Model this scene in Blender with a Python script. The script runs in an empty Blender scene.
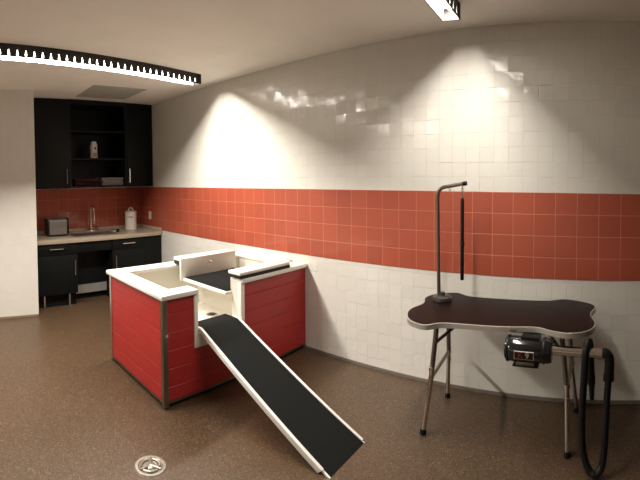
import bpy, bmesh, math, random
from mathutils import Vector, Matrix
random.seed(4)
C = bpy.context.scene.collection
S = 0.153                       # tile pitch
EYE = 1.586
YW = 2.961                      # long tiled wall
CEIL = 2.683
XB = -5.88                      # back wall of the alcove
XL = -4.905                     # face of the left wall
BT, BB = 1.486, 0.874           # red tile band
PI = math.pi

# ------------------------------------------------------------------ materials
def new_mat(name):
    m = bpy.data.materials.new(name); m.use_nodes = True
    return m, m.node_tree.nodes, m.node_tree.links, m.node_tree.nodes['Principled BSDF']

def flat(name, col, rough=0.5, metal=0.0, var=0.06, scale=30.0, bump=0.0, bscale=200.0, coat=0.0, spec=.5):
    m, N, L, b = new_mat(name)
    tc = N.new('ShaderNodeTexCoord')
    nz = N.new('ShaderNodeTexNoise'); nz.inputs['Scale'].default_value = scale; nz.inputs['Detail'].default_value = 4
    L.new(tc.outputs['Object'], nz.inputs['Vector'])
    rp = N.new('ShaderNodeValToRGB')
    a = [max(0, c*(1-var)) for c in col]; d = [min(1, c*(1+var)) for c in col]
    rp.color_ramp.elements[0].position = .35; rp.color_ramp.elements[1].position = .65
    rp.color_ramp.elements[0].color = (*a, 1); rp.color_ramp.elements[1].color = (*d, 1)
    L.new(nz.outputs['Fac'], rp.inputs['Fac']); L.new(rp.outputs['Color'], b.inputs['Base Color'])
    b.inputs['Roughness'].default_value = rough; b.inputs['Metallic'].default_value = metal
    b.inputs['Specular IOR Level'].default_value = spec
    b.inputs['Coat Weight'].default_value = coat; b.inputs['Coat Roughness'].default_value = .1
    if bump:
        n2 = N.new('ShaderNodeTexNoise'); n2.inputs['Scale'].default_value = bscale
        L.new(tc.outputs['Object'], n2.inputs['Vector'])
        bp = N.new('ShaderNodeBump'); bp.inputs['Strength'].default_value = bump; bp.inputs['Distance'].default_value = .003
        L.new(n2.outputs['Fac'], bp.inputs['Height']); L.new(bp.outputs['Normal'], b.inputs['Normal'])
    return m

def tile(name, axis, col, grout, rough, gw=0.012, wav=0.5, tilt=0.5, hard=1.0, var=0.05, glaze=.8, px=-0.403*S, pz=BT, size=S):
    """square tiles in the plane of the wall; axis = 'X' or 'Y' runs along it"""
    m, N, L, b = new_mat(name)
    tc = N.new('ShaderNodeTexCoord')
    sp = N.new('ShaderNodeSeparateXYZ'); L.new(tc.outputs['Object'], sp.inputs[0])
    def mth(op, a, v):
        n = N.new('ShaderNodeMath'); n.operation = op
        for i, q in enumerate((a, v)):
            if q is None: continue
            if isinstance(q, (int, float)): n.inputs[i].default_value = q
            else: L.new(q, n.inputs[i])
        return n.outputs[0]
    u = mth('DIVIDE', mth('SUBTRACT', sp.outputs[axis], px), size)
    v = mth('DIVIDE', mth('SUBTRACT', sp.outputs['Z'], pz), size)
    def edge(q):
        f = mth('FRACT', q, None)
        return mth('MINIMUM', f, mth('SUBTRACT', 1.0, f))
    e = mth('MINIMUM', edge(u), edge(v))
    mr = N.new('ShaderNodeMapRange'); mr.interpolation_type = 'SMOOTHSTEP'
    mr.inputs['From Min'].default_value = gw*.6; mr.inputs['From Max'].default_value = gw*1.6
    L.new(e, mr.inputs['Value'])
    cmb = N.new('ShaderNodeCombineXYZ')
    L.new(mth('FLOOR', u, None), cmb.inputs[0]); L.new(mth('FLOOR', v, None), cmb.inputs[1])
    wn = N.new('ShaderNodeTexWhiteNoise'); wn.noise_dimensions = '2D'; L.new(cmb.outputs[0], wn.inputs['Vector'])
    # colour
    hsv = N.new('ShaderNodeHueSaturation'); hsv.inputs['Color'].default_value = (*col, 1)
    vr = N.new('ShaderNodeMapRange'); vr.inputs['To Min'].default_value = 1-var; vr.inputs['To Max'].default_value = 1+var
    L.new(wn.outputs['Value'], vr.inputs['Value']); L.new(vr.outputs[0], hsv.inputs['Value'])
    mx = N.new('ShaderNodeMix'); mx.data_type = 'RGBA'
    mx.inputs['A'].default_value = (*grout, 1); L.new(hsv.outputs['Color'], mx.inputs['B']); L.new(mr.outputs[0], mx.inputs['Factor'])
    L.new(mx.outputs['Result'], b.inputs['Base Color'])
    b.inputs['Roughness'].default_value = rough
    # hand-made surface: each tile has its own waviness and a slight tilt of its own
    off = N.new('ShaderNodeVectorMath'); off.operation = 'MULTIPLY_ADD'
    off.inputs[1].default_value = (7, 7, 7); L.new(wn.outputs['Color'], off.inputs[0]); L.new(tc.outputs['Object'], off.inputs[2])
    nz = N.new('ShaderNodeTexNoise'); nz.inputs['Scale'].default_value = 9; nz.inputs['Detail'].default_value = 2
    L.new(off.outputs[0], nz.inputs['Vector'])
    wsep = N.new('ShaderNodeSeparateXYZ'); L.new(wn.outputs['Color'], wsep.inputs[0])
    tl = mth('ADD', mth('MULTIPLY', mth('FRACT', u, None), mth('SUBTRACT', wsep.outputs[0], .5)),
             mth('MULTIPLY', mth('FRACT', v, None), mth('SUBTRACT', wsep.outputs[1], .5)))
    def bump(tk, wk, sock):
        h = mth('ADD', mth('MULTIPLY', mr.outputs[0], hard), mth('ADD', mth('MULTIPLY', nz.outputs['Fac'], wav*wk), mth('MULTIPLY', tl, tilt*tk)))
        bp = N.new('ShaderNodeBump'); bp.inputs['Strength'].default_value = 1; bp.inputs['Distance'].default_value = .0022
        L.new(h, bp.inputs['Height']); L.new(bp.outputs['Normal'], b.inputs[sock])
    bump(.25, .7, 'Normal'); bump(1.0, 1.0, 'Coat Normal')       # body and glaze
    b.inputs['Coat Weight'].default_value = glaze; b.inputs['Coat Roughness'].default_value = .09
    b.inputs['Specular IOR Level'].default_value = .25
    return m

def floor_mat():
    m, N, L, b = new_mat('brown flake floor')
    tc = N.new('ShaderNodeTexCoord')
    vo = N.new('ShaderNodeTexVoronoi'); vo.inputs['Scale'].default_value = 170
    L.new(tc.outputs['Object'], vo.inputs['Vector'])
    sp = N.new('ShaderNodeSeparateColor'); L.new(vo.outputs['Color'], sp.inputs[0])
    rp = N.new('ShaderNodeValToRGB'); e = rp.color_ramp.elements
    rp.color_ramp.interpolation = 'CONSTANT'
    e[0].color = (.044, .0265, .0135, 1); e[0].position = 0
    e[1].color = (.070, .042, .0225, 1); e[1].position = .3
    q = rp.color_ramp.elements.new(.62); q.color = (.098, .059, .032, 1)
    q = rp.color_ramp.elements.new(.84); q.color = (.092, .042, .023, 1)
    q = rp.color_ramp.elements.new(.93); q.color = (.15, .105, .065, 1)
    L.new(sp.outputs[0], rp.inputs['Fac'])
    nz = N.new('ShaderNodeTexNoise'); nz.inputs['Scale'].default_value = 2.2; nz.inputs['Detail'].default_value = 5
    L.new(tc.outputs['Object'], nz.inputs['Vector'])
    mr = N.new('ShaderNodeMapRange'); mr.inputs['To Min'].default_value = .82; mr.inputs['To Max'].default_value = 1.15
    L.new(nz.outputs['Fac'], mr.inputs['Value'])
    hs = N.new('ShaderNodeHueSaturation'); L.new(rp.outputs['Color'], hs.inputs['Color']); L.new(mr.outputs[0], hs.inputs['Value'])
    L.new(hs.outputs['Color'], b.inputs['Base Color'])
    b.inputs['Roughness'].default_value = .38; b.inputs['Specular IOR Level'].default_value = .4
    bp = N.new('ShaderNodeBump'); bp.inputs['Strength'].default_value = .25; bp.inputs['Distance'].default_value = .002
    L.new(sp.outputs[1], bp.inputs['Height']); L.new(bp.outputs['Normal'], b.inputs['Normal'])
    return m

def emit(name, col, st):
    m, N, L, b = new_mat(name)
    b.inputs['Base Color'].default_value = (.8, .8, .8, 1)
    b.inputs['Emission Color'].default_value = (*col, 1); b.inputs['Emission Strength'].default_value = st
    return m

WHITE_T = (.70, .68, .632)
M = dict(
    tile_x=tile('white wall tile', 'X', WHITE_T, (.675, .655, .605), .5, gw=.010, wav=1.7, tilt=5.0, hard=.4, var=.015, size=.1075, px=-.71),
    tile_y=tile('white wall tile across', 'Y', WHITE_T, (.675, .655, .605), .5, gw=.010, wav=1.9, tilt=1.6, hard=.3, var=.015, glaze=.4, size=.1075),
    red_x=tile('terracotta band tile', 'X', (.37, .078, .042), (.55, .20, .13), .5, gw=.012, wav=.5, tilt=1.2, hard=.5, var=.06, glaze=.6),
    red_y=tile('terracotta band tile across', 'Y', (.37, .078, .042), (.55, .20, .13), .5, gw=.012, wav=.5, tilt=1.2, hard=.5, var=.06, glaze=.6),
    floor=floor_mat(),
    ceil=flat('painted ceiling', (.92, .875, .81), .9, var=.02, scale=3),
    dim=flat('dark unseen wall', (.07, .065, .06), .8), plain=flat('painted wall', (.50, .47, .42), .8, var=.02, scale=3),
    base=flat('grey cove strip', (.16, .14, .12), .6),
    basel=flat('brown base strip', (.22, .16, .11), .6),
    black=flat('black laminate', (.0045, .0058, .0062), .5, var=.12, scale=6, spec=.18),
    steel=flat('brushed steel', (.62, .60, .57), .28, 1.0, var=.05, scale=60),
    chrome=flat('chrome', (.75, .73, .70), .12, 1.0, var=.02),
    pewter=flat('pewter tube', (.27, .24, .205), .34, 1.0, var=.05),
    bronze=flat('corner metal', (.30, .25, .20), .38, 1.0, var=.06, scale=20),
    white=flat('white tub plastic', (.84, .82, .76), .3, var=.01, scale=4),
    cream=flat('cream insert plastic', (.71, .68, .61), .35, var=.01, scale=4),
    whitem=flat('white painted rail', (.82, .80, .76), .4, var=.02),
    red=flat('red lap panel', (.37, .021, .019), .42, var=.05, scale=8),
    mat=flat('black ribbed rubber', (.0036, .0042, .0040), .85, var=.3, scale=300, spec=.2, bump=.5, bscale=700),
    rubber=flat('black rubber', (.0045, .0045, .0045), .5, var=.2, spec=.3),
    gloss=flat('gloss black', (.008, .008, .009), .14, var=.1, coat=.5),
    lam=flat('dark brown table laminate', (.0085, .0045, .0038), .40, var=.25, scale=180, spec=.1),
    alu=flat('aluminium edge', (.44, .415, .37), .45, .3, var=.05, scale=40),
    counter=flat('beige counter laminate', (.40, .34, .255), .3, var=.12, scale=90),
    graph=flat('graphite lamp housing', (.022, .021, .021), .5, var=.1),
    gun=flat('gunmetal', (.13, .13, .12), .35, .8),
    toe=flat('grey toe panel', (.24, .23, .205), .6),
    vent=flat('grey vent metal', (.44, .425, .385), .55, var=.05),
    ventd=flat('dark vent gap', (.16, .15, .13), .7, var=.05),
    towel=flat('grey terry', (.24, .24, .24), .95, var=.15, scale=60, bump=.8, bscale=400),
    cloth=flat('dark red cloth', (.035, .005, .005), .95, var=.15, scale=60, bump=.8, bscale=400),
    enamel=flat('white enamel', (.78, .74, .68), .3, var=.02),
    label=flat('tan label', (.42, .30, .20), .6, var=.3, scale=80),
    ink=flat('dark ink', (.02, .02, .02), .6),
    inkr=flat('red ink', (.30, .02, .02), .5),
    inkw=flat('white ink', (.55, .5, .46), .5),
    plate=flat('white outlet plastic', (.70, .66, .58), .4),
    tsteel=flat('toaster steel', (.22, .205, .19), .5, .5, var=.06, scale=40),
    drain=flat('drain metal', (.30, .27, .235), .42, .7, var=.1, scale=60),
    hole=flat('painted hole shade', (.03, .025, .02), .7),  # dark colour stands for shade inside drain openings and toaster slots
    lens=emit('lamp bar', (1, .93, .82), 10.0), refl=flat('white reflector', (.85, .84, .80), .5, var=.01),
)

# ------------------------------------------------------------------ mesh helpers
SKEW = 0.0      # the alcove and the tub do not stand quite square to the long wall
def skx(x, y): return x + SKEW*(YW-y)
class MB:
    def __init__(self): self.bm = bmesh.new()
    def _add(self, b, smooth=False):
        bmesh.ops.recalc_face_normals(b, faces=b.faces)
        for f in b.faces: f.smooth = smooth
        me = bpy.data.meshes.new('t'); b.to_mesh(me); b.free(); self.bm.from_mesh(me); bpy.data.meshes.remove(me)
        return self
    def box(self, x0, x1, y0, y1, z0, z1, bev=0.0, seg=2, mtx=None):
        b = bmesh.new(); bmesh.ops.create_cube(b, size=1)
        for v in b.verts:
            v.co = Vector(((x0+x1)/2+v.co.x*(x1-x0), (y0+y1)/2+v.co.y*(y1-y0), (z0+z1)/2+v.co.z*(z1-z0)))
        if bev: bmesh.ops.bevel(b, geom=b.edges[:], offset=bev, segments=seg, affect='EDGES', profile=.5)
        if mtx: bmesh.ops.transform(b, matrix=mtx, verts=b.verts)
        return self._add(b)
    def prism(self, pts, lo, hi, axis='Z', bev=0.0):
        """closed outline pts (2D) extruded between lo and hi along axis"""
        b = bmesh.new()
        def P(p, h):
            return {'Z': (p[0], p[1], h), 'Y': (p[0], h, p[1]), 'X': (h, p[0], p[1])}[axis]
        n = len(pts)
        va = [b.verts.new(P(p, lo)) for p in pts]; vb = [b.verts.new(P(p, hi)) for p in pts]
        b.faces.new(va); b.faces.new(vb[::-1])
        for i in range(n): b.faces.new((va[i], vb[i], vb[(i+1) % n], va[(i+1) % n]))
        if bev:
            bmesh.ops.recalc_face_normals(b, faces=b.faces)
            ed = [e for e in b.edges if e.calc_face_angle(0) > .5]
            bmesh.ops.bevel(b, geom=ed, offset=bev, segments=2, affect='EDGES', profile=.5)
        return self._add(b)
    def tube(self, pts, r, n=14, rib=None, caps=True):
        b = bmesh.new(); pts = [Vector(p) for p in pts]
        T = []
        for i in range(len(pts)):
            a = pts[max(0, i-1)]; c = pts[min(len(pts)-1, i+1)]; T.append((c-a).normalized())
        nrm = T[0].orthogonal().normalized(); rings = []
        for i, p in enumerate(pts):
            nrm = (nrm - T[i]*nrm.dot(T[i])).normalized(); bi = T[i].cross(nrm)
            rr = r[i] if isinstance(r, (list, tuple)) else r
            if rib: rr *= 1 + rib*(1 if i % 2 else -1)
            rings.append([b.verts.new(p + nrm*rr*math.cos(2*PI*k/n) + bi*rr*math.sin(2*PI*k/n)) for k in range(n)])
        for i in range(len(rings)-1):
            for k in range(n):
                b.faces.new((rings[i][k], rings[i][(k+1) % n], rings[i+1][(k+1) % n], rings[i+1][k]))
        cf = []
        if caps: cf = [b.faces.new(rings[0][::-1]), b.faces.new(rings[-1])]
        self._add(b, True); return self
    def lathe(self, prof, origin=(0, 0, 0), axis='Z', n=32):
        b = bmesh.new(); o = Vector(origin); rings = []
        for r, h in prof:
            ring = []
            for k in range(n):
                c, s = math.cos(2*PI*k/n)*max(r, 1e-5), math.sin(2*PI*k/n)*max(r, 1e-5)
                q = {'Z': (c, s, h), 'X': (h, c, s), 'Y': (c, h, s)}[axis]
                ring.append(b.verts.new(o+Vector(q)))
            rings.append(ring)
        for i in range(len(rings)-1):
            for k in range(n): b.faces.new((rings[i][k], rings[i][(k+1) % n], rings[i+1][(k+1) % n], rings[i+1][k]))
        bmesh.ops.remove_doubles(b, verts=b.verts, dist=1e-5)
        self._add(b, True); return self
    def build(self, name, mat, parent=None, sharp=35):
        if SKEW:
            for v in self.bm.verts: v.co.x = skx(v.co.x, v.co.y)
        me = bpy.data.meshes.new(name); self.bm.to_mesh(me); self.bm.free()
        try: me.set_sharp_from_angle(angle=math.radians(sharp))
        except Exception: pass
        me.materials.append(M[mat]); o = bpy.data.objects.new(name, me); C.objects.link(o)
        if parent is not None:
            o.parent = parent
            w = Vector((0, 0, 0)); p = parent
            while p is not None:
                w += Vector(p.location); p = p.parent
            me.transform(Matrix.Translation(-w))     # meshes are written in room coordinates
        return o

def spline(pts, k=6, closed=False):
    P = [Vector(p) for p in pts]; n = len(P); out = []
    for i in range(n if closed else n-1):
        g = lambda j: P[j % n] if closed else P[max(0, min(n-1, j))]
        a, b, c, d = g(i-1), g(i), g(i+1), g(i+2)
        for s in range(k):
            t = s/k
            out.append(.5*((2*b)+(c-a)*t+(2*a-5*b+4*c-d)*t*t+(3*b-a-3*c+d)*t**3))
    if not closed: out.append(P[-1])
    return out

def tag(o, label, cat, group=None):
    o['label'] = label; o['category'] = cat
    if group: o['group'] = group
    return o
def thing(name, label, cat, loc=(0, 0, 0), group=None):
    o = bpy.data.objects.new(name, None); o.empty_display_size = .05; C.objects.link(o); o.location = (skx(loc[0], loc[1]), loc[1], loc[2])
    return tag(o, label, cat, group)
def structure(name, mb, mat):
    o = mb.build(name, mat); o['kind'] = 'structure'; return o
def text_mesh(name, s, size, mat, parent, origin, right, up, depth=.0006):
    cu = bpy.data.curves.new('txt', 'FONT'); cu.body = s; cu.size = size; cu.align_x = 'CENTER'; cu.align_y = 'CENTER'; cu.extrude = depth
    t = bpy.data.objects.new('txt', cu); C.objects.link(t)
    dg = bpy.context.evaluated_depsgraph_get(); me = bpy.data.meshes.new_from_object(t.evaluated_get(dg))
    bpy.data.objects.remove(t)
    r, u = Vector(right).normalized(), Vector(up).normalized(); n = r.cross(u)
    m = Matrix(((r.x, u.x, n.x, origin[0]), (r.y, u.y, n.y, origin[1]), (r.z, u.z, n.z, origin[2]), (0, 0, 0, 1)))
    me.transform(m); mb = MB(); mb.bm.from_mesh(me)
    return mb.build(name, mat, parent)

# ------------------------------------------------------------------ room
X1, Y0 = 4.2, -2.3
structure('floor', MB().box(-6.0, X1+.1, Y0-.1, YW+.1, -.1, 0), 'floor')
structure('ceiling', MB().box(-6.0, X1+.1, Y0-.1, YW+.1, CEIL, CEIL+.1), 'ceil')
structure('wall_right', MB().box(-6.0, X1+.1, YW, YW+.1, 0, CEIL), 'tile_x')
SKEW = .06
structure('wall_back', MB().box(XB-.1, XB, 1.0, YW, 0, CEIL), 'tile_y')
SKEW = 0.0
structure('wall_left', MB().box(-6.0, XL, Y0, 1.1, 0, CEIL), 'tile_y')
structure('wall_front', MB().box(-4.9, X1, Y0-.1, Y0, 0, CEIL), 'plain')
structure('wall_side', MB().box(X1, X1+.1, Y0, YW, 0, CEIL), 'dim')  # unseen end wall, set far and dark to lose bounced light
structure('trim_1', MB().box(XB+.003, X1, YW-.003, YW+.002, BB, BT), 'red_x')
SKEW = .06
structure('trim_2', MB().box(XB-.002, XB+.003, 1.1, YW-.003, BB, BT), 'red_y')
SKEW = 0.0
structure('baseboard_right', MB().box(XB+.02, X1, YW-.012, YW, 0, .022), 'base')
structure('baseboard_left', MB().box(XL, XL+.012, Y0, 1.1, 0, .022), 'basel')
SKEW = .06
structure('baseboard_back', MB().box(XB, XB+.014, 1.1, YW-.012, 0, .10, .003), 'vent')

SKEW = 0.0
# ------------------------------------------------------------------ ceiling lamps
def lamp(a, b, w, label, watts, dep, sw, shift):
    """strip lamp hanging under the ceiling from a (far end) to b; dark comb-edged side towards +x"""
    A, B = Vector((*a, 0)), Vector((*b, 0)); d = (A-B); Ln = d.length; d.normalize()
    ang = math.atan2(d.y, d.x) - PI/2
    mid = (A+B)/2
    t = thing('ceiling_strip_lamp', label, 'ceiling lamp', (mid.x, mid.y, CEIL), 'strip lamps on the ceiling')
    R = Matrix.Translation((mid.x, mid.y, 0)) @ Matrix.Rotation(ang, 4, 'Z')
    def fin(mb, name, mat):
        bmesh.ops.transform(mb.bm, matrix=R, verts=mb.bm.verts); return mb.build(name, mat, t)
    zb = CEIL-.10; h = Ln/2; zl = zb+dep
    fin(MB().box(-w/2, w/2, -h, h, CEIL-.022, CEIL), 'housing', 'graph')
    fin(MB().prism([(-w/2, CEIL), (w/2+.006, CEIL), (w/2+.006, zb), (-w/2, zb)], h, h+.012, 'Y'), 'end_cap', 'graph')
    fin(MB().prism([(-w/2, CEIL), (w/2+.006, CEIL), (w/2+.006, zb), (-w/2, zb)], -h-.012, -h, 'Y'), 'end_cap', 'graph')
    fin(MB().box(-w/2-.004, -w/2, -h, h, zb, CEIL), 'side_panel', 'graph')
    # comb: solid upper strip, teeth below with wedge-shaped slots between them
    mb = MB(); p = .072; n = int(Ln/p); p = Ln/n
    mb.box(w/2, w/2+.005, -h, h, zb+.055, CEIL)
    mb.box(w/2, w/2+.005, h-.05, h, zb, CEIL)
    mb.box(w/2, w/2+.005, -h, h, zb, zb+.012)
    for i in range(n):
        y = -h+i*p
        mb.prism([(y+.010, zb+.010), (y+p-.010, zb+.010), (y+p-.002, zb+.057), (y+.002, zb+.057)], w/2, w/2+.005, 'X')
    fin(mb, 'slotted_side', 'graph')
    fin(MB().box(-w/2, -w/2+.004, -h, h, zb+.001, CEIL-.02).box(-w/2, w/2-.004, -h, h, CEIL-.028, CEIL-.02), 'reflector', 'refl')
    fin(MB().box(shift-sw/2-.001, shift+sw/2+.001, -h+.001, h-.001, zl+.001, CEIL-.026, .004), 'lamp_bar', 'lens')
    ld = bpy.data.lights.new('strip light', 'AREA'); ld.shape = 'RECTANGLE'; ld.size = sw; ld.size_y = Ln*.93
    ld.energy = watts*Ln; ld.color = (1, .935, .83)
    lo = bpy.data.objects.new('strip_light', ld); C.objects.link(lo); lo.parent = t
    lo.location = (shift*math.cos(ang), shift*math.sin(ang), zl-CEIL); lo.rotation_euler = (0, 0, ang)
    return t
lamp((-3.70, 2.55), (-3.02, -1.4), .105, 'long black strip lamp above the sink alcove and tub', 55, .041, .042, -.012)
lamp((-.985, 2.525), (-.88, 1.30), .105, 'black strip lamp cut off by the top of the picture, above the tabletop', 34, .062, .055, .010)

v = thing('ceiling_vent', 'grey square vent grille on the ceiling before the black cupboards', 'vent', (-4.87, 2.05, CEIL))
MB().box(-5.19, -4.54, 1.72, 2.40, CEIL-.008, CEIL, .002).build('frame', 'vent', v)
mb = MB()
for i in range(20): mb.box(-5.15+i*.0289, -5.15+i*.0289+.022, 1.76, 2.36, CEIL-.011, CEIL-.007)
mb.build('grille', 'vent', v)
tag(MB().lathe([(0, 0), (.05, 0), (.05, -.006), (.035, -.012), (0, -.014)], (-4.283, 1.403, CEIL)).build('sprinkler_cover', 'ceil'),
    'small round cover plate on the ceiling beside the long lamp', 'cover plate')

# ------------------------------------------------------------------ alcove cupboards
XU = -5.44
SKEW = .06
def hbar(a, b, off, name='handle', parent=None, r=.006):
    """bar handle standing off +x"""
    a, b = Vector(a), Vector(b); u = Vector((off, 0, 0)); d = (b-a).normalized()*.012
    mb = MB().tube([a+u, b+u], r, 10)
    for q in (a+d, b-d): mb.tube([q, q+u], r*.8, 8)
    return mb.build(name, 'chrome', parent)
UZ0, UZ1 = 1.505, CEIL-.004
def upper(y0, y1, hy, label):
    t = thing('wall_cupboard', label, 'cupboard', (-5.66, (y0+y1)/2, UZ0), 'wall cupboards in the alcove')
    MB().box(XB+.004, XU-.02, y0, y1, UZ0, UZ1).build('body', 'black', t)
    d = MB().box(XU-.019, XU, y0+.002, y1-.002, UZ0-.004, UZ1-.002, .002).build('door', 'black', t)
    hbar((XU, hy, 1.56), (XU, hy, 1.755), .028, 'handle', d)
upper(1.106, 1.68, 1.625, 'black wall cupboard left of the open shelves')
upper(2.52, 2.955, 2.56, 'black wall cupboard right of the open shelves, against the tiled wall')
t = thing('open_shelf_unit', 'black open shelf unit between the two wall cupboards', 'shelf unit', (-5.66, 2.1, UZ0))
mb = MB(); y0, y1 = 1.682, 2.518
mb.box(XB+.004, XU-.004, y0, y0+.02, UZ0, UZ1).box(XB+.004, XU-.004, y1-.02, y1, UZ0, UZ1)
mb.box(XB+.004, XB+.016, y0, y1, UZ0, UZ1).box(XB+.004, XU-.004, y0, y1, UZ1-.06, UZ1)
mb.box(XB+.004, XU-.004, y0, y1, UZ0, UZ0+.02); mb.build('body', 'black', t)
for z in (2.265, 1.89): MB().box(XB+.016, XU-.012, y0+.02, y1-.02, z-.012, z+.012, .001).build('shelf', 'black', t)

b = thing('bottle', 'white bottle standing on the middle shelf', 'bottle', (-5.62, 2.09, 1.902))
MB().lathe([(0, 0), (.050, 0), (.054, .008), (.054, .185), (.050, .205), (.044, .213), (0, .213)], (-5.62, 2.09, 1.902)).build('body', 'enamel', b)
MB().lathe([(0, .213), (.042, .213), (.040, .232), (.030, .240), (0, .241)], (-5.62, 2.09, 1.902)).build('cap', 'enamel', b)
mb = MB(); bb = bmesh.new()
def wrap(cx, cy, r, a0, a1, z0, z1, n=10, th=.0012):
    b = bmesh.new(); g = []
    for k in range(n+1):
        a = a0+(a1-a0)*k/n
        g.append([b.verts.new((cx+q*math.cos(a), cy+q*math.sin(a), z)) for q, z in ((r, z0), (r, z1), (r+th, z1), (r+th, z0))])
    for k in range(n):
        for j in range(4): b.faces.new((g[k][j], g[k][(j+1) % 4], g[k+1][(j+1) % 4], g[k+1][j]))
    b.faces.new(g[0]); b.faces.new(g[-1][::-1]); return b
MB()._add(wrap(-5.62, 2.09, .054, -.5, .45, 1.93, 1.985)).build('label', 'label', b)
MB()._add(wrap(-5.62, 2.09, .054, -.15, .3, 2.03, 2.06)).build('label', 'ink', b)
for i, nm in enumerate(('bottom', 'middle', 'top')):
    zz = UZ0+.021+i*.037; sh = (0, .006, -.004)[i]
    mb = MB().box(-5.72, -5.47, 2.15+sh, 2.485-sh, zz, zz+.0355, .016, 4)
    mb.box(-5.71, -5.476, 2.17, 2.47, zz+.015, zz+.021, .002)
    tag(mb.build('folded_towel', 'towel'), {'bottom': 'grey folded towel at the bottom of the towel stack on the lowest shelf',
        'middle': 'grey folded towel in the middle of the towel stack on the lowest shelf',
        'top': 'grey folded towel on top of the towel stack on the lowest shelf'}[nm], 'towel', 'grey towels on the lowest shelf')
for i in range(2):
    zz = UZ0+.021+i*.052
    tag(MB().box(-5.74, -5.50, 1.76, 2.10, zz, zz+.05, .02, 4).build('folded_cloth', 'cloth'),
        ('lower', 'upper')[i]+' dark red folded cloth left of the grey towels', 'cloth', 'dark red cloths on the lowest shelf')

# ------------------------------------------------------------------ base cupboards, counter, sink
XC = -5.22; CT = .865; CB = .812
def base_cab(y0, y1, yd0, yd1, hy, label):
    t = thing('base_cupboard', label, 'cupboard', (-5.55, (y0+y1)/2, 0), 'base cupboards under the counter')
    MB().box(XB+.016, XC-.02, y0, y1, .16, CB-.002).build('body', 'black', t)
    MB().box(XB+.016, XC-.075, y0+.005, y1-.005, .0, .16).build('shade_plinth', 'black', t)  # black block stands for the shade behind the legs
    dr = MB().box(XC-.019, XC, yd0+.002, yd1-.002, .665, CB-.006, .002).build('drawer', 'black', t)
    hbar((XC, (yd0+yd1)/2-.09, .745), (XC, (yd0+yd1)/2+.09, .745), .028, 'handle', dr, .007)
    do = MB().box(XC-.019, XC, yd0+.002, yd1-.002, .165, .66, .002).build('door', 'black', t)
    hbar((XC, hy, .40), (XC, hy, .595), .028, 'handle', do)
    if yd1 < y1: MB().box(XC-.019, XC-.002, yd1, y1, .165, CB-.006, .002).build('filler_panel', 'black', t)
    for y in (yd0+.13, yd1-.11):
        l = MB().lathe([(0, .158), (.013, .158), (.013, .012), (.02, .008), (.02, 0), (0, 0)], (XC-.03, y, 0), n=16).build('leg', 'chrome', t)
base_cab(1.106, 1.68, 1.106, 1.68, 1.64, 'black base cupboard under the toaster, left of the knee space')
base_cab(2.18, 2.953, 2.18, 2.66, 2.225, 'black base cupboard right of the knee space, against the tiled wall')
t = thing('sink_apron', 'black panels around the open knee space under the sink', 'panel', (-5.55, 1.93, 0))
MB().box(XC-.03, XC-.012, 1.682, 2.178, .675, CB-.002, .002).build('apron', 'black', t)
MB().box(-5.47, -5.45, 1.682, 2.178, .205, CB-.002).build('back_panel', 'black', t)
MB().box(-5.468, -5.452, 1.682, 2.178, .085, .205).build('toe_panel', 'toe', t)
MB().box(-5.52, -5.50, 1.682, 2.178, 0, .205).build('shade_plinth', 'black', t)  # dark board fills the shaded gap below the toe panel

SX0, SX1, SY0, SY1 = -5.72, -5.34, 1.70, 2.30      # sink cut-out
w = thing('countertop', 'beige laminate countertop with raised rear edge', 'countertop', (-5.54, 2.03, CB))
mb = MB(); x0, x1, y0, y1 = XB+.004, XC+.025, 1.104, YW-.006
mb.box(x0, SX0, y0, y1, CB, CT).box(SX1, x1, y0, y1, CB, CT, .004).box(SX0, SX1, y0, SY0, CB, CT).box(SX0, SX1, SY1, y1, CB, CT)
mb.build('slab', 'counter', w)
MB().box(x0, x0+.018, y0, y1, CT, CT+.045, .003).build('upstand', 'counter', w)
MB().box(x0+.02, x1-.01, y1-.018, y1, CT, CT+.045, .003).build('upstand', 'counter', w)
s = thing('sink', 'stainless steel sink set into the beige counter', 'sink', (-5.52, 2.0, CT))
mb = MB(); r = .022
mb.box(SX0-r, SX0+.005, SY0-r, SY1+r, CT, CT+.005, .002).box(SX1-.005, SX1+r, SY0-r, SY1+r, CT, CT+.005, .002)
mb.box(SX0, SX1, SY0-r, SY0+.005, CT, CT+.005, .002).box(SX0, SX1, SY1-.005, SY1+r, CT, CT+.005, .002)
mb.build('rim', 'steel', s)
mb = MB(); zb = CT-.15
mb.box(SX0+.002, SX0+.006, SY0+.002, SY1-.002, zb, CT+.001).box(SX1-.006, SX1-.002, SY0+.002, SY1-.002, zb, CT+.001)
mb.box(SX0+.002, SX1-.002, SY0+.002, SY0+.006, zb, CT+.001).box(SX0+.002, SX1-.002, SY1-.006, SY1-.002, zb, CT+.001)
mb.box(SX0+.002, SX1-.002, SY0+.002, SY1-.002, zb-.004, zb); mb.build('bowl', 'steel', s)
MB().lathe([(0, .002), (.035, .002), (.04, 0), (0, 0)], (-5.52, 2.0, zb)).build('drain', 'hole', s)

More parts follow.
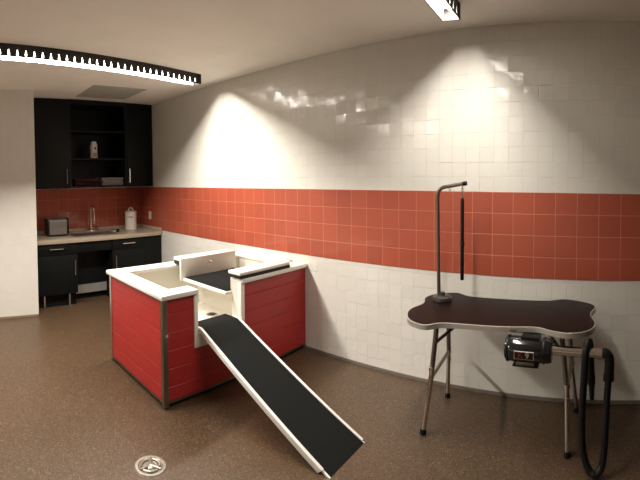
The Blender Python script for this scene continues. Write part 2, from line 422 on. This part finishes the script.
f = thing('faucet', 'tall chrome gooseneck faucet behind the sink', 'faucet', (-5.79, 2.09, CT))
MB().box(-5.825, -5.765, 2.01, 2.20, CT+.0005, CT+.016, .006).build('base_plate', 'chrome', f)
pts = [(-5.795, 2.09, CT+.012)]+[(-5.795, 2.09, CT+.05+i*.05) for i in range(6)]
pts += [(-5.795+.065*(1-math.cos(a)), 2.09, 1.165+.082*math.sin(a)) for a in [PI*k/10 for k in range(1, 11)]]
pts += [(-5.665, 2.092, 1.165-.03*k) for k in range(1, 5)]
MB().tube(pts, .0125, 12).build('spout', 'chrome', f)
MB().tube([(-5.665, 2.092, 1.05), (-5.665, 2.092, .985)], [.018, .021], 14).build('spray_head', 'chrome', f)
MB().lathe([(.0, 0), (.024, 0), (.022, .05), (.017, .06), (0, .062)], (-5.795, 2.09, CT+.014)).build('collar', 'chrome', f)
for y in (2.035, 2.175):
    hd = MB().lathe([(0, 0), (.017, 0), (.014, .045), (0, .05)], (-5.795, y, CT+.014), n=16)
    hd.tube([(-5.795, y, CT+.055), (-5.74, y+(.03 if y > 2.1 else -.03), CT+.07)], .006, 8).build('handle', 'pewter', f)
c = thing('sink_fitting', 'small chrome and black fitting on the counter right of the sink', 'fitting', (-5.52, 2.37, CT))
MB().lathe([(0, 0), (.024, 0), (.022, .035), (.012, .042), (0, .042)], (-5.52, 2.345, CT), n=18).build('cap', 'chrome', c)
MB().lathe([(0, 0), (.022, 0), (.022, .036), (.018, .04), (0, .04)], (-5.52, 2.40, CT), n=18).build('plug', 'rubber', c)

t = thing('toaster', 'grey metal toaster with black ends on the left end of the counter', 'toaster', (-5.6, 1.51, CT))
mb = MB(); sec = []
for k in range(13):
    a = PI*k/12; sec.append((-5.60+.085*math.copysign(abs(math.cos(a))**.45, math.cos(a)), CT+.17+.06*abs(math.sin(a))**.6))
sec = [(-5.515, CT+.022)]+sec+[(-5.685, CT+.022)]
mb.prism(sec, 1.39, 1.635, 'Y').build('body', 'tsteel', t)
for a, bq in ((1.362, 1.391), (1.634, 1.663)):
    o = [(-5.60+(x+5.60)*1.05, CT+.01+(z-CT-.01)*1.03) for x, z in sec]
    MB().prism(o, a, bq, 'Y', .004).build('end_cap', 'rubber', t)
MB().box(-5.69, -5.51, 1.38, 1.645, CT, CT+.024, .004).build('base', 'rubber', t)
for x in (-5.63, -5.57): MB().box(x-.013, x+.013, 1.42, 1.605, CT+.222, CT+.2335).build('slot', 'hole', t)
MB().box(-5.615, -5.585, 1.661, 1.683, CT+.12, CT+.14, .004).build('lever', 'rubber', t)

t = thing('canister', 'white lidded canister with dark lettering on the right of the counter', 'canister', (-5.68, 2.69, CT))
o = (-5.68, 2.69, CT)
MB().lathe([(0, 0), (.08, 0), (.086, .006), (.086, .235), (.082, .24), (0, .24)], o).build('body', 'enamel', t)
lid = MB().lathe([(0, .24), (.089, .24), (.089, .258), (.075, .27), (.03, .277), (0, .278)], o).build('lid', 'enamel', t)
MB().tube(spline([(-5.68, 2.655, CT+.268), (-5.68, 2.657, CT+.30), (-5.68, 2.69, CT+.322), (-5.68, 2.723, CT+.30), (-5.68, 2.725, CT+.268)], 6), .008, 10).build('ring_handle', 'enamel', lid)
# lettering wrapped on the visible side, letter by letter
import math as _m
for i, ch in enumerate('treats'):
    a = math.atan2(-2.69, 5.68)-.52+i*.17; nrm = Vector((math.cos(a), math.sin(a), 0))
    q = Vector((o[0], o[1], 0))+nrm*.0865
    text_mesh('letter', ch, .042, 'ink', t, (q.x, q.y, CT+.192), (-math.sin(a), math.cos(a), 0), (0, 0, 1))
SKEW = 0.0
t = thing('wall_outlet', 'white outlet plate on the red tile band beside the counter', 'outlet', (-5.555, YW, 1.07))
MB().box(-5.592, -5.518, YW-.010, YW-.0035, 1.008, 1.128, .003).build('plate', 'plate', t)
for z in (1.042, 1.094):
    MB().box(-5.572, -5.538, YW-.0125, YW-.009, z-.015, z+.015, .003).build('socket', 'plate', t)

# ------------------------------------------------------------------ dog bathing tub
SKEW = .042
TX0, TX1, TY0, TY1 = -3.512, -2.574, 1.425, 2.955
RZ = .800; NZ = .37; NY0, NY1 = 1.685, 2.175
tub = thing('bathing_tub', 'red panelled white grooming tub standing against the tiled wall', 'tub', ((TX0+TX1)/2, (TY0+TY1)/2, 0))
mb = MB(); o_, i_ = .03, .115; rz0 = .762
XO, XI, YO, YI = TX1+o_, TX1-i_, TY0-o_, TY0+i_
mb.prism([(XO, NY0+.028), (XI, NY0+.028), (XI, YI), (TX0+i_, YI), (TX0+i_, TY1-i_), (XI, TY1-i_), (XI, NY1-.035), (XO, NY1-.035), (XO, TY1), (TX0-o_, TY1), (TX0-o_, YO), (XO, YO)], rz0, RZ, 'Z', .011)
mb.build('rim', 'white', tub)
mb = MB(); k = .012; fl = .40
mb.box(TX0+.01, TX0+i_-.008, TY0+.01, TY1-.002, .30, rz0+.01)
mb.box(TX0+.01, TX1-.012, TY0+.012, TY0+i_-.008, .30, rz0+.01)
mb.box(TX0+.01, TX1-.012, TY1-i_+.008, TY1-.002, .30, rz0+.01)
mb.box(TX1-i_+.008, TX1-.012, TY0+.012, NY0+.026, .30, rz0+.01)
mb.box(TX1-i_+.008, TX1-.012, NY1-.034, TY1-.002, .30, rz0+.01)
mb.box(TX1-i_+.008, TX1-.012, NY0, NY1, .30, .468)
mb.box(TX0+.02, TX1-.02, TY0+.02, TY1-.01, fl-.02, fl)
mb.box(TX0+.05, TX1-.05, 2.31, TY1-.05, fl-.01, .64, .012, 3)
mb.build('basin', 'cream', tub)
mb = MB()
mb.box(TX1-.03, TX1+.012, NY0-.004, NY0+.030, NZ, RZ-.02, .003)
mb.box(TX1-.03, TX1+.012, NY1-.038, NY1, NZ, RZ-.02, .003)
mb.box(TX1-.03, TX1+.012, NY0, NY1, NZ, .474, .003)
mb.build('entry_frame', 'white', tub)
rows = [.045, .144, .272, .400, .527, .655, .763]
pf = MB()
for a, bq in zip(rows[:-1], rows[1:]): pf.prism([(TY0+.012, a), (TY0+.003, a), (TY0-.002, a+.004), (TY0-.001, bq-.004), (TY0+.003, bq), (TY0+.012, bq)], TX0+.004, TX1-.004, 'X')
pf.build('end_panel', 'red', tub)
ps = MB()
for a, bq in zip(rows[:-1], rows[1:]):
    def seg(y0, y1, a, bq):
        ps.prism([(TX1-.012, a), (TX1-.003, a), (TX1+.002, a+.004), (TX1+.001, bq-.004), (TX1-.003, bq), (TX1-.012, bq)], y0, y1, 'Y')
    if bq <= NZ: seg(TY0+.004, TY1, a, bq)
    else:
        seg(TY0+.004, NY0-.002, a, bq); seg(NY1-.002, TY1, a, bq)
        if a < NZ-.005: seg(NY0-.002, NY1-.002, a, NZ+.002)
ps.build('side_panel', 'red', tub)
MB().box(TX0+.004, TX0+.014, TY0+.01, TY1, .045, rz0).build('side_panel', 'red', tub)
for x, sx in ((TX1, 1), (TX0, -1)):
    mb = MB(); q = .032
    mb.box(min(x-sx*q, x+sx*.006), max(x-sx*q, x+sx*.006), TY0-.007, TY0-.003, .01, rz0)
    mb.box(min(x+sx*.003, x+sx*.007), max(x+sx*.003, x+sx*.007), TY0-.007, TY0+.030, .01, rz0)
    po = mb.build('corner_post', 'bronze' if sx > 0 else 'steel', tub)
    if sx > 0: MB().box(x+.005, x+.014, TY0+.0, TY0+.026, .49, .52, .003).build('clip', 'chrome', po)
MB().box(TX0+.03, TX1-.025, TY0+.025, TY1-.002, 0, .05).build('shade_plinth', 'rubber', tub)  # black base stands for the shadow gap below the red panels
MB().box(TX1-.012, TX1+.003, TY0+.02, TY1, .03, .046).build('base_rail', 'bronze', tub)
MB().box(TX0, TX1, TY0-.003, TY0+.012, .03, .046).build('base_rail', 'bronze', tub)
dq = (-3.01, 2.18, fl)
dr = MB().lathe([(0, .003), (.034, .003), (.040, .006), (.052, .004), (.054, 0), (0, 0)], dq).build('drain', 'chrome', tub)
MB().lathe([(0, .0045), (.034, .0045), (.034, .003), (0, .003)], dq).build('strainer', 'hole', dr)
mb = MB().lathe([(0, 0), (.024, 0), (.024, .010), (.012, .018), (0, .02)], (-2.70, 2.905, RZ), n=20)
mb.tube([(-2.70, 2.905, RZ+.014), (-2.76, 2.90, RZ+.024)], .006, 8)
mb.build('tap_fitting', 'chrome', tub)

# raised insert hanging on the rims
ins = thing('booster_platform', 'white raised insert with black floor pad hung across the tub', 'tub insert', (-3.0, 2.4, .66))
IY0, IY1 = 2.07, 2.72
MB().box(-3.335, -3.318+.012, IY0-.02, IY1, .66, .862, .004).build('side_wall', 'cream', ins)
MB().box(-3.44, -3.317, IY0-.02, IY1, .836, .866, .008, 3).build('lip', 'white', ins)
MB().box(-3.435, -3.335, IY0-.016, IY1, RZ, .836).build('gasket', 'rubber', ins)
MB().box(-3.318, -2.682, IY0, IY1, .66, .683, .003).build('floor_panel', 'white', ins)
MB().box(-3.300, -2.692, IY0+.022, IY1-.01, .683, .691, .002).build('pad', 'mat', ins)
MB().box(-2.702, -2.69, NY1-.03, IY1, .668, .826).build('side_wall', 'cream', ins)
MB().box(-2.705, -2.553, NY1-.055, 2.72, .824, .852, .008, 3).build('lip', 'white', ins)
MB().box(-2.68, -2.551, NY1-.05, 2.715, RZ, .824).build('gasket', 'rubber', ins)
MB().lathe([(0, 0), (.014, 0), (.014, .006), (.009, .018), (0, .02)], (-3.306, 2.385, .80), 'X', 16).build('knob', 'chrome', ins)

# ------------------------------------------------------------------ ramp
rp = thing('dog_ramp', 'black topped ramp with white side rails leading up into the tub', 'ramp', (-2.0, 1.9, 0))
RY0, RY1 = 1.718, 2.10
TOPZ = .505; xa, xk, xe = -2.70, -2.545, -1.395
def prof(d0, d1, x_a=xa, x_e=xe, dx=0):
    """side profile offset by d0 (upper) and d1 (lower) below the walking line"""
    L_ = math.hypot(xe-xk, TOPZ); nx, nz = TOPZ/L_, (xe-xk)/L_
    def line(d, x):      # slope line shifted down by d along its normal
        return TOPZ-(x-xk)*TOPZ/(xe-xk)-d/nz
    kx = lambda d: xk - d*math.tan(math.atan2(TOPZ, xe-xk)/2)
    return [(x_a, TOPZ-d0), (kx(d0), TOPZ-d0), (x_e, max(line(d0, x_e), .001)), (x_e-.03, max(line(d1, x_e-.03), .001)), (kx(d1), TOPZ-d1), (x_a, TOPZ-d1)]
MB().prism(prof(.010, .032), RY0+.01, RY1-.01, 'Y').build('deck', 'whitem', rp)
MB().prism(prof(.0, .010), RY0+.02, RY1-.016, 'Y').build('mat', 'mat', rp)
MB().prism(prof(-.008, .030, -2.585, xe-.045), RY0, RY0+.021, 'Y', .003).build('rail', 'whitem', rp)
MB().prism(prof(-.008, .030, -2.585, xe-.012), RY1-.018, RY1, 'Y', .003).build('rail', 'whitem', rp)
MB().lathe([(0, 0), (.012, 0), (.012, -.006), (.006, -.010), (0, -.010)], (-2.565, RY0, TOPZ-.012), 'Y', 16).build('hinge_bolt', 'chrome', rp)

SKEW = 0.0
# ------------------------------------------------------------------ floor drain
t = thing('floor_drain', 'round metal drain cover in the brown floor', 'drain', (-2.05, 1.065, 0))
MB().lathe([(0, .001), (.064, .001), (.07, .006), (.085, .006), (.09, .0), (0, 0)], (-2.05, 1.065, 0), n=40).build('ring', 'drain', t)
MB().lathe([(0, .002), (.064, .002), (.064, .001), (0, .001)], (-2.05, 1.065, 0), n=40).build('sump', 'bronze', t)
mb = MB()
for k in range(3):
    a = math.radians(152.5)+k*2*PI/3
    mb.tube([(-2.05, 1.065, .006), (-2.05+.066*math.cos(a), 1.065+.066*math.sin(a), .005)], .008, 8)
mb.lathe([(0, .012), (.012, .011), (.026, .006), (.026, .002), (0, .002)], (-2.05, 1.065, 0), n=20)
for k in range(3):
    a0 = math.radians(152.5)+k*2*PI/3
    mb.tube([(-2.05+.052*math.cos(a0+q), 1.065+.052*math.sin(a0+q), .0045) for q in [.25+1.6*j/10 for j in range(11)]], .0085, 8)
mb.build('spider', 'drain', t)

# ------------------------------------------------------------------ grooming table
TZ = .75; TH = .030
out = [(-1.187, 2.311), (-1.115, 2.205), (-1.002, 2.165), (-.898, 2.245), (-.589, 2.288), (-.40, 2.325), (-.30, 2.285), (-.194, 2.262), (-.092, 2.318), (-.061, 2.44),
       (-.095, 2.60), (-.071, 2.765), (-.145, 2.856), (-.287, 2.908), (-.42, 2.855), (-.731, 2.829), (-.95, 2.825), (-1.068, 2.878), (-1.19, 2.80), (-1.230, 2.68), (-1.187, 2.545), (-1.207, 2.416)]
O = [(p.x, p.y) for p in spline([(x, y, 0) for x, y in out], 7, True)]
def inset(poly, d):
    r = []; n = len(poly)
    for i in range(n):
        a, bq = Vector(poly[i-1]), Vector(poly[(i+1) % n]); t_ = (bq-a).normalized()
        r.append((poly[i][0]-t_.y*d, poly[i][1]+t_.x*d))
    return r
tb = thing('grooming_table', 'dark bone-shaped grooming table on folding tube legs', 'table', (-.64, 2.55, 0))
I = inset(O, .006)
MB().prism(I, TZ-TH+.002, TZ, 'Z').build('tabletop', 'lam', tb)
# metal edge band: a ring of its own
bq = bmesh.new(); n = len(O); I2 = inset(O, .008); g = []
for i in range(n):
    g.append([bq.verts.new(v) for v in ((*O[i], TZ-TH), (*O[i], TZ-.001), (*inset(O, .004)[i], TZ+.001) if False else (*I[i], TZ+.0006), (*I2[i], TZ-TH))])
for i in range(n):
    for j in range(4): bq.faces.new((g[i][j], g[i][(j+1) % 4], g[(i+1) % n][(j+1) % 4], g[(i+1) % n][j]))
MB()._add(bq, True).build('edge_band', 'alu', tb)
MB().box(-.535, -.495, 2.286, 2.2925, TZ-.024, TZ-.010, .001).build('badge', 'pewter', tb)
mb = MB(); zt = TZ-TH
mb.box(-1.03, -.23, 2.36, 2.385, zt-.022, zt+.001).box(-1.03, -.23, 2.77, 2.795, zt-.022, zt+.001)
mb.box(-1.02, -.995, 2.36, 2.79, zt-.022, zt+.001).box(-.27, -.245, 2.36, 2.79, zt-.022, zt+.001).build('underframe', 'rubber', tb)
def leg(top, mid, foot):
    t_, m_, f_ = Vector(top), Vector(mid), Vector(foot)
    l = MB().tube([t_, m_, m_+(m_-t_).normalized()*.03], .0155, 14).build('leg', 'pewter', tb)
    a = m_+Vector((0, 0, .03))+(t_-m_).normalized()*.0
    k = f_-m_
    pts = spline([m_+Vector((0, -.002, .035)), m_+Vector((0, -.004, -.0)), m_+k*.12+Vector((.0, -.002, 0)), m_+k*.5, f_+Vector((0, 0, .012))], 6)
    MB().tube(pts, .0155, 14).build('leg_extension', 'chrome', l)
    MB().tube([m_+Vector((0, 0, .045)), m_+Vector((0, 0, .025))], .0195, 14).build('collar', 'chrome', l)
    MB().lathe([(0, 0), (.02, 0), (.021, .01), (.018, .034), (0, .034)], (f_.x, f_.y, 0), n=16).build('foot_cap', 'rubber', l)
leg((-1.008, 2.372, zt), (-1.034, 2.345, .385), (-1.088, 2.338, 0))
leg((-1.10, 2.782, zt), (-1.098, 2.795, .31), (-1.112, 2.81, 0))
leg((-.252, 2.372, zt), (-.215, 2.345, .385), (-.210, 2.366, 0))
leg((-.255, 2.782, zt), (-.222, 2.795, .32), (-.192, 2.84, 0))
MB().box(-1.12, -.99, 2.765, 2.80, zt-.022, zt+.001).build('hinge_plate', 'pewter', tb)
MB().tube([(-1.034, 2.345, .365), (-1.098, 2.79, .345)], .0125).build('cross_bar', 'pewter', tb)
MB().tube([(-.215, 2.345, .40), (-.222, 2.79, .40)], .0125).build('cross_bar', 'pewter', tb)
MB().tube([(-1.020, 2.36, .572), (-.86, 2.50, zt-.004)], .010).build('brace', 'pewter', tb)
MB().tube([(-.240, 2.36, .60), (-.36, 2.42, zt-.004)], .010).build('brace', 'pewter', tb)

# grooming arm clamped on the table top
ga = thing('grooming_post', 'pewter grooming post with bent top clamped upright on the table', 'grooming post', (-1.10, 2.645, TZ))
px_, py_ = -1.118, 2.645
MB().lathe([(0, .0015), (.062, .0015), (.066, .006), (.064, .028), (.052, .035), (.021, .037), (.020, .058), (0, .06)], (-1.092, 2.652, TZ), n=36).build('clamp_base', 'gun', ga)
px_ = -1.117
P = [(px_+.004, py_, TZ+.03), (px_, py_, 1.0), (px_-.004, py_, 1.25)] + spline([(px_-.006, py_, 1.40), (px_-.007, py_, 1.46), (px_+.004, py_, 1.500), (px_+.032, py_, 1.522), (px_+.075, py_, 1.53)], 5)+[(px_+.16, py_, 1.546), (px_+.196, py_, 1.552)]
MB().tube(P, .0125, 14).build('pole', 'pewter', ga)
MB().tube([(px_+.176, py_, 1.548), (px_+.200, py_, 1.5515)], .0145, 14).build('end_cap', 'rubber', ga)
MB().tube(spline([(px_+.075, py_, 1.522), (px_+.075, py_, 1.506), (px_+.083, py_, 1.502), (px_+.09, py_, 1.51)], 5), .003, 8).build('hook', 'chrome', ga)
lx = -.946
gl = thing('grooming_loop', 'black padded restraint strap hanging from the bent grooming post', 'restraint loop', (lx, py_, 1.53))
mb = MB()
for i in range(5):
    z = 1.525-.017*i
    for s_ in range(1):
        ring = [Vector((lx+(.006*math.cos(a) if i % 2 else 0), py_+(0 if i % 2 else .006*math.cos(a)), z+.011*math.sin(a))) for a in [2*PI*j/12 for j in range(13)]]
        mb.tube(ring, .0022, 6)
mb.build('chain', 'chrome', gl)
MB().tube([(lx, py_, 1.452), (lx, py_, 1.435), (lx, py_, 1.16), (lx, py_, .915), (lx, py_, .905)], [.009, .0125, .0125, .0125, .010], 12).build('strap', 'rubber', gl)
MB().tube([(lx, py_, 1.165), (lx, py_, 1.135)], .016, 12).build('slider', 'gloss', gl)

# ------------------------------------------------------------------ dryer under the table with its hose
dy, dz = 2.275, .642
d = thing('pet_dryer', 'black cylindrical dryer hung under the grooming table with chrome pipe and hose', 'dryer', (-.42, dy, .57))
MB().lathe([(0, -.555), (.045, -.555), (.058, -.549), (.066, -.535), (.068, -.50), (.068, -.36), (.066, -.352), (.066, -.31), (.060, -.293), (.03, -.289), (0, -.289)], (0, dy, dz), 'X', 40).build('motor_body', 'gloss', d)
for x in (-.535, -.335): MB().lathe([(.0665, x-.005), (.0705, x-.005), (.0705, x+.005), (.0665, x+.005), (.0665, x-.005)], (0, dy, dz), 'X', 40).build('band', 'rubber', d)
mb = MB().box(-.49, -.37, dy-.045, dy-.030, .566, .60).box(-.505, -.362, dy-.05, dy+.05, .561, .567, .002)
mb.build('foot_bracket', 'rubber', d)
MB().box(-.485, -.385, dy-.0475, dy-.044, .570, .588, .001).build('foot_plate', 'pewter', d)
MB().box(-.46, -.36, dy-.03, dy+.03, .69, TZ-TH-.0005).build('mount', 'rubber', d)
# nameplate, tangent to the front of the drum
a = math.radians(-7); nv = Vector((0, -math.cos(a), math.sin(a))); up = Vector((0, math.sin(a)*1, math.cos(a)))
up = Vector((0, -math.sin(-a)*1, math.cos(a)))
pc = Vector((-.437, dy, dz))+nv*.0685
R3 = Matrix(((1, 0, 0, pc.x), (0, up.y, -nv.y, pc.y), (0, up.z, -nv.z, pc.z), (0, 0, 0, 1)))
pl = MB().box(-.054, .054, -.022, .022, -.002, .004, mtx=R3).build('nameplate', 'inkw', d)
MB().box(-.051, .051, -.0195, .0195, -.003, .003, mtx=R3).build('nameplate_field', 'gloss', pl)
c2 = pc+nv*.0032
text_mesh('letter', 'K', .046, 'inkr', pl, c2+Vector((-.02, 0, 0)), (1, 0, 0), up)
text_mesh('letter', '9', .046, 'inkw', pl, c2+Vector((.018, 0, 0)), (1, 0, 0), up)
MB().tube([(-.295, dy, .650), (-.20, dy, .647), (-.028, dy, .642)], .026, 20).build('chrome_pipe', 'chrome', d)
MB().tube([(-.045, dy, .642), (-.018, dy, .642)], .030, 20).build('pipe_collar', 'chrome', d)
el = spline([(-.022, dy, .643), (.0, dy-.002, .642), (.018, dy-.006, .622), (.022, dy-.008, .585), (.019, dy-.01, .52)], 5)
MB().tube(el, .027, 18).build('elbow', 'rubber', d)
MB().tube([(.019, dy-.01, .53), (.018, dy-.01, .50)], .030, 18).build('hose_cuff', 'rubber', d)
hp = spline([(.018, dy-.01, .51), (.010, dy-.03, .40), (.004, dy-.055, .25), (-.003, dy-.07, .12), (-.018, dy-.075, .05), (-.05, dy-.075, .024), (-.083, dy-.072, .05), (-.112, dy-.065, .13),
             (-.122, dy-.05, .26), (-.118, dy-.045, .42), (-.110, dy-.046, .58), (-.106, dy-.044, .655), (-.101, dy-.026, .692), (-.096, dy+.004, .699), (-.091, dy+.034, .690), (-.086, dy+.05, .655), (-.082, dy+.052, .58), (-.078, dy+.05, .48)], 12)
MB().tube(hp, .0195, 14, rib=.04).build('hose', 'rubber', d)
MB().tube([(-.078, dy+.05, .50), (-.077, dy+.05, .45), (-.075, dy+.05, .44), (-.073, dy+.05, .36)], [.022, .022, .017, .012], 14).build('nozzle', 'rubber', d)

# ------------------------------------------------------------------ world, camera
wd = bpy.data.worlds.new('world'); bpy.context.scene.world = wd; wd.use_nodes = True
wd.node_tree.nodes['Background'].inputs[0].default_value = (.02, .02, .02, 1)
F = 423.897; yaw, pit, rol, cyp = -.67965, -.031058, -.0064875, 191.35
cy_, sy_ = math.cos(yaw), math.sin(yaw); cp, sp_ = math.cos(pit), math.sin(pit)
r = Vector((cy_, -sy_, 0)); fw = Vector((sy_*cp, cy_*cp, sp_)); u = r.cross(fw)
r2 = math.cos(rol)*r+math.sin(rol)*u; u2 = -math.sin(rol)*r+math.cos(rol)*u
cam = bpy.data.cameras.new('camera'); cam.type = 'PANO'; cam.panorama_type = 'CENTRAL_CYLINDRICAL'
cam.central_cylindrical_range_u_min = -320/F; cam.central_cylindrical_range_u_max = 320/F
cam.central_cylindrical_range_v_min = -(480-cyp)/F; cam.central_cylindrical_range_v_max = cyp/F
cam.central_cylindrical_radius = 1.0; cam.clip_start = .02
co = bpy.data.objects.new('camera', cam); C.objects.link(co)
co.matrix_world = Matrix(((r2.x, u2.x, -fw.x, 0), (r2.y, u2.y, -fw.y, 0), (r2.z, u2.z, -fw.z, EYE), (0, 0, 0, 1)))
sc = bpy.context.scene; sc.camera = co
sc.view_settings.view_transform = 'Standard'; sc.view_settings.look = 'None'; sc.view_settings.gamma = 1; sc.view_settings.exposure = 0
sc.cycles.max_bounces = 12; sc.cycles.diffuse_bounces = 8
